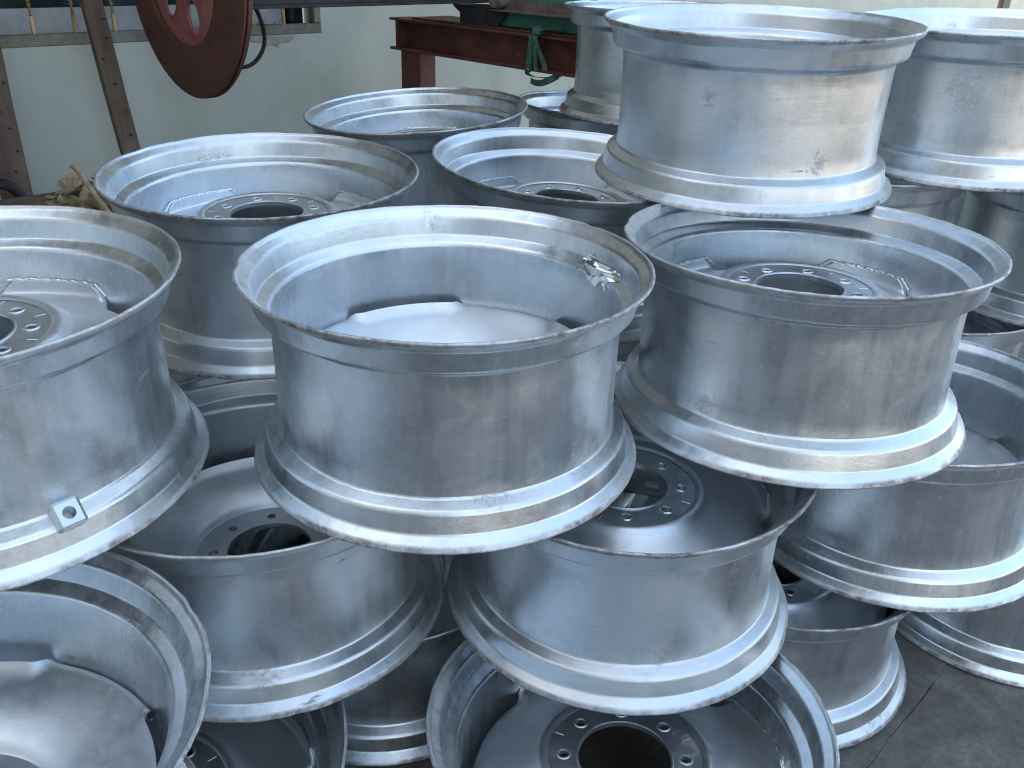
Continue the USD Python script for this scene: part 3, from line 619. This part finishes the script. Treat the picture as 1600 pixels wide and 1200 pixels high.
RIMS = {  # x, y, z of the top face's centre (units of one rim radius, from the camera), tilt x, tilt y, scallop phase, kind, variant
 'A': (-0.330, 4.043, -1.374, 0.0011, -0.0004, 68, 'rev', 0), 'B': (1.589, 4.656, -1.384, -0.0113, 0.0254, 44, 'up', 0),
 'C': (1.518, 6.074, -0.386, -0.0099, -0.0354, 60, 'up', 1), 'D': (-2.501, 3.561, -1.347, 0.0054, -0.0331, 87, 'up', 1),
 'E': (-1.644, 5.618, -1.336, 0.0103, -0.0398, 50, 'up', 2), 'F': (-0.931, 8.106, -1.337, -0.0576, -0.0386, 88, 'up', 0),
 'G': (0.378, 6.350, -1.376, 0.0524, -0.0341, 47, 'up', 1), 'H': (0.961, 9.873, -1.529, 0.0422, 0.0176, 20, 'up', 2),
 'K': (1.390, 9.278, -0.496, -0.0053, 0.0034, 10, 'up', 0), 'L': (3.450, 6.936, -0.401, -0.0313, -0.0264, 33, 'up', 2),
 'M': (2.630, 7.200, -1.450, 0.0048, -0.0042, 71, 'up', 0), 'N': (4.520, 6.950, -1.500, 0.0, 0.0, 15, 'up', 1),
 'Z': (3.410, 7.027, -2.495, -0.0051, -0.0015, 5, 'up', 2), 'O': (2.529, 5.020, -2.449, -0.0514, 0.0219, 40, 'rev', 1),
 'W': (1.827, 4.883, -3.487, -0.0204, 0.0085, 30, 'up', 2), 'X': (3.814, 5.489, -3.502, 0.0029, -0.0030, 62, 'up', 0),
 'P': (0.647, 4.143, -2.403, -0.0062, -0.0079, 18, 'up', 2), 'Q': (-1.367, 4.070, -2.458, -0.0027, 0.0097, 80, 'rev', 2),
 'R': (-2.065, 2.189, -2.425, 0.0863, 0.0292, 66, 'rev', 0), 'S': (0.624, 3.160, -3.393, -0.0233, 0.0748, 110, 'up', 1),
 'T': (-0.809, 4.672, -3.474, 0.0028, -0.0344, 25, 'up', 0), 'U': (-1.738, 2.888, -3.504, -0.0005, -0.0030, 45, 'up', 2),
 # hidden lower courses of the pile that carry the rims at the back
 'e2': (-2.02, 6.03, -2.36, 0, 0, 0, 'up', 0), 'e1': (-2.35, 6.30, -3.50, 0, 0, 0, 'up', 1),
 'g2': (0.42, 6.46, -2.40, 0, 0, 30, 'up', 2), 'g1': (0.28, 6.75, -3.50, 0, 0, 10, 'up', 0),
 'f2': (-0.95, 8.20, -2.39, 0, 0, 50, 'up', 1), 'f1': (-0.98, 8.3, -3.50, 0, 0, 5, 'up', 2),
 'n3': (4.55, 9.05, -1.50, 0, 0, 30, 'up', 1), 'n2': (4.60, 9.1, -2.495, 0, 0, 0, 'up', 0), 'n1': (4.62, 9.1, -3.49, 0, 0, 0, 'up', 2),
 'h2': (0.99, 9.95, -2.57, 0, 0, 70, 'up', 0), 'h1': (1.05, 10.0, -3.50, 0, 0, 40, 'up', 1),
}
LABELS = {
 'A': 'wheel rim at the front centre of the pile with crumpled foil on its lip', 'B': 'wheel rim right of centre with another rim standing on its back edge',
 'C': 'topmost wheel rim at the upper right with dark scuffs on its pale side', 'D': 'wheel rim at the left edge with a square valve block low on its side',
 'E': 'wheel rim at the back left just below the brown pulley wheel', 'F': 'shaded wheel rim at the back in front of the red frame post',
 'G': 'wheel rim behind the front centre one, partly under the topmost rim', 'H': 'far wheel rim below the green strap with a tall rim standing on it',
 'K': 'far upper wheel rim half hidden behind the left side of the topmost rim', 'L': 'upper wheel rim at the right edge with a dark smudge on its side',
 'M': 'wheel rim seen only as a lip between the two upper right rims', 'N': 'wheel rim at the right edge under the smudged upper rim',
 'Z': 'dark wheel rim peeping out at the right edge behind the leaning front right rim', 'O': 'front right wheel rim with chalky marks, below the rim right of centre',
 'W': 'small looking lower wheel rim beside the bare concrete at the bottom right', 'X': 'lowest wheel rim at the right edge lying on the concrete',
 'P': 'wheel rim under the front centre one with a bright spot on its disc', 'Q': 'wheel rim below left of centre with a dark hub hole and rusty bottom lip',
 'R': 'tilted wheel rim at the bottom left corner showing its curved disc', 'S': 'bottom centre wheel rim showing its dark hub hole and bolt holes',
 'T': 'dark wheel rim in shade at the bottom between the two lower rims', 'U': 'dark wheel rim at the bottom left under the tilted corner rim',
 'e2': 'hidden second course wheel rim under the back left rim', 'e1': 'hidden ground course wheel rim under the back left rim',
 'g2': 'hidden second course wheel rim behind the one with the bright disc', 'g1': 'hidden ground course wheel rim behind the middle of the pile',
 'f2': 'hidden second course wheel rim under the shaded back rim', 'f1': 'hidden ground course wheel rim under the shaded back rim',
 'n3': 'dark wheel rim in the gap behind the two upper right rims', 'n2': 'hidden second course wheel rim at the far right', 'n1': 'hidden ground course wheel rim at the far right',
 'h2': 'hidden second course wheel rim under the far rims', 'h1': 'hidden ground course wheel rim under the far rims'}
def rim_matrix(x_, y_, z_, tx, ty, rot):
    n = np.array([tx, ty, 1.0]); n /= np.linalg.norm(n)
    base = (np.array([x_, y_, z_])) * S + [0, 0, 1.35] - n * H
    e = np.cross([0, 1.0, 0], n); e /= np.linalg.norm(e); f = np.cross(n, e)
    c, s = math.cos(math.radians(rot)), math.sin(math.radians(rot))
    X, Y = c * e + s * f, -s * e + c * f
    return Gf.Matrix4d(*X, 0, *Y, 0, *n, 0, *base, 1)
SCUFFS = {  # world azimuth, height (rim radii), size in metres, strength
 'C': [(-120, .654, .022, .8), (-72.3, .28, .030, .8), (-148, .757, .035, .5)], 'L': [(-122, .60, .062, .7), (-101, .672, .03, .5), (-142, .33, .05, .6)],
 'P': [(-79, .262, .035, .85), (-76.6, .759, .028, .8), (-141, .37, .03, .6)], 'A': [(-73, .215, .03, .8), (-98, .80, .02, .8), (-35, .677, .03, .6)],
 'Q': [(-83, .232, .05, .6), (-87, .766, .035, .6)], 'B': [(-134, .244, .03, .7), (-60, .77, .03, .6)]}
GROUP = 'galvanised wheel rims stacked in the yard'
first = {}
for k, (x_, y_, z_, tx, ty, ph, kind, var) in RIMS.items():
    if k == 'D': rot = ph + 180
    else:
        va = 51 if kind == 'up' else 51
        rot = min((ph + 90 * q for q in range(4)), key=lambda r: abs((r + va - 95 + 180) % 360 - 180))
    M = rim_matrix(x_, y_, z_, tx, ty, rot)
    t_ = thing('wheel_rim', 'galvanised ' + LABELS[k], 'wheel rim', GROUP, matrix=M)
    if k in SCUFFS:
        sp = []
        for az, hh, sz, am in SCUFFS[k]:
            a = math.radians(az - rot); sp.append(((.857 * S * math.cos(a), .857 * S * math.sin(a), hh * S), sz, am))
        nm = 'zinc_barrel_scuffed_' + str(len([q for q in SCUFFS if q <= k])); galv(nm, spots=sp); fill_rim(t_, kind, var, nm)
    elif (kind, var) not in first:
        first[kind, var] = str(t_.GetPath()); fill_rim(t_, kind, var)
    else:
        t_.GetReferences().AddInternalReference(first[kind, var]); t_.SetInstanceable(True)
        tag(t_, 'galvanised ' + LABELS[k], 'wheel rim', GROUP)

# crumpled foil flake on the lip of the front centre rim
def foil(seed):
    n, w = 15, 12; A = np.zeros((n, w, 3))
    cen = [(.1, .2), (.3, .9), (.45, .35), (.62, .7), (.8, .15), (.95, .6), (.2, .55), (.75, .95), (.55, .05)]
    pr = np.random.default_rng(seed); hgt = pr.uniform(-1, 1, len(cen))
    for i in range(n):
        for j in range(w):
            s, q = i / (n - 1), j / (w - 1)
            dd_ = np.array([(s - a) ** 2 + (q - b) ** 2 for a, b in cen]); k0, k1 = np.argsort(dd_)[:2]
            fold = hgt[k0] * (1 - 1.3 * math.sqrt(dd_[k0]))                     # flat facets with sharp creases
            az = math.radians(9 + 25 * s + 6 * (q - .5) * math.cos(6 * s)); dep = .070 + .15 * q * (1 - .45 * abs(math.sin(5.2 * s + .4)))
            r = .875 - .045 * q - .045 - .06 * fold - .02 * math.sin(math.pi * s)
            A[i, j] = (r * math.cos(az), r * math.sin(az), -dep + .025 * fold)
    keep = []
    for i in range(n - 1):
        for j in range(w - 1):
            a = i * w + j
            if j < w * (.55 + .45 * meshkit.noise(np.array([i * .55, 1.3, seed + 2.0]))): keep += [[a, a + 1, a + w + 1], [a, a + w + 1, a + w]]
    V = A.reshape(-1, 3); F = np.array(keep); n_ = len(V); me0 = trimesh.Trimesh(V, F, process=False)
    off = me0.vertex_normals * .002
    V2 = np.vstack([V + off, V - off]); F2 = np.vstack([F, F[:, ::-1] + n_])
    me = trimesh.Trimesh(V2, F2, process=False); me.remove_unreferenced_vertices(); me.apply_scale(S); return me
fo = foil(3); fo.apply_translation(np.array([-0.330, 4.043, -1.374]) * S + [0, 0, 1.35])
tag(part('/World', 'foil_scrap', fo, 'foil', 18), 'crumpled silver foil scrap stuck inside the front centre rim', 'foil')

# ------------------------------------------------------------------ yard building across the way (seen only in reflections)
yb = thing('yard_building', 'tall grey rendered building standing across the yard behind the viewer', 'building')
part(yb, 'wall', bx(-18, 0.5, -16, -4, -0.03, 9.5), 'grey_render', None)
for fl in range(3):
    for k in range(6):
        w_ = part(yb, 'window', bx(-2.2 - k * 2.7, -0.9 - k * 2.7, -3.998, -3.96, 1.0 + 3.0 * fl, 2.3 + 3.0 * fl), 'olive_paint', None)
        part(w_, 'pane', bx(-2.12 - k * 2.7, -0.98 - k * 2.7, -3.958, -3.95, 1.08 + 3.0 * fl, 2.22 + 3.0 * fl), 'dark_glass', None)
part(yb, 'roof', bx(-18.3, 0.8, -16.3, -3.7, 9.501, 9.65), 'roof_sheet', None)
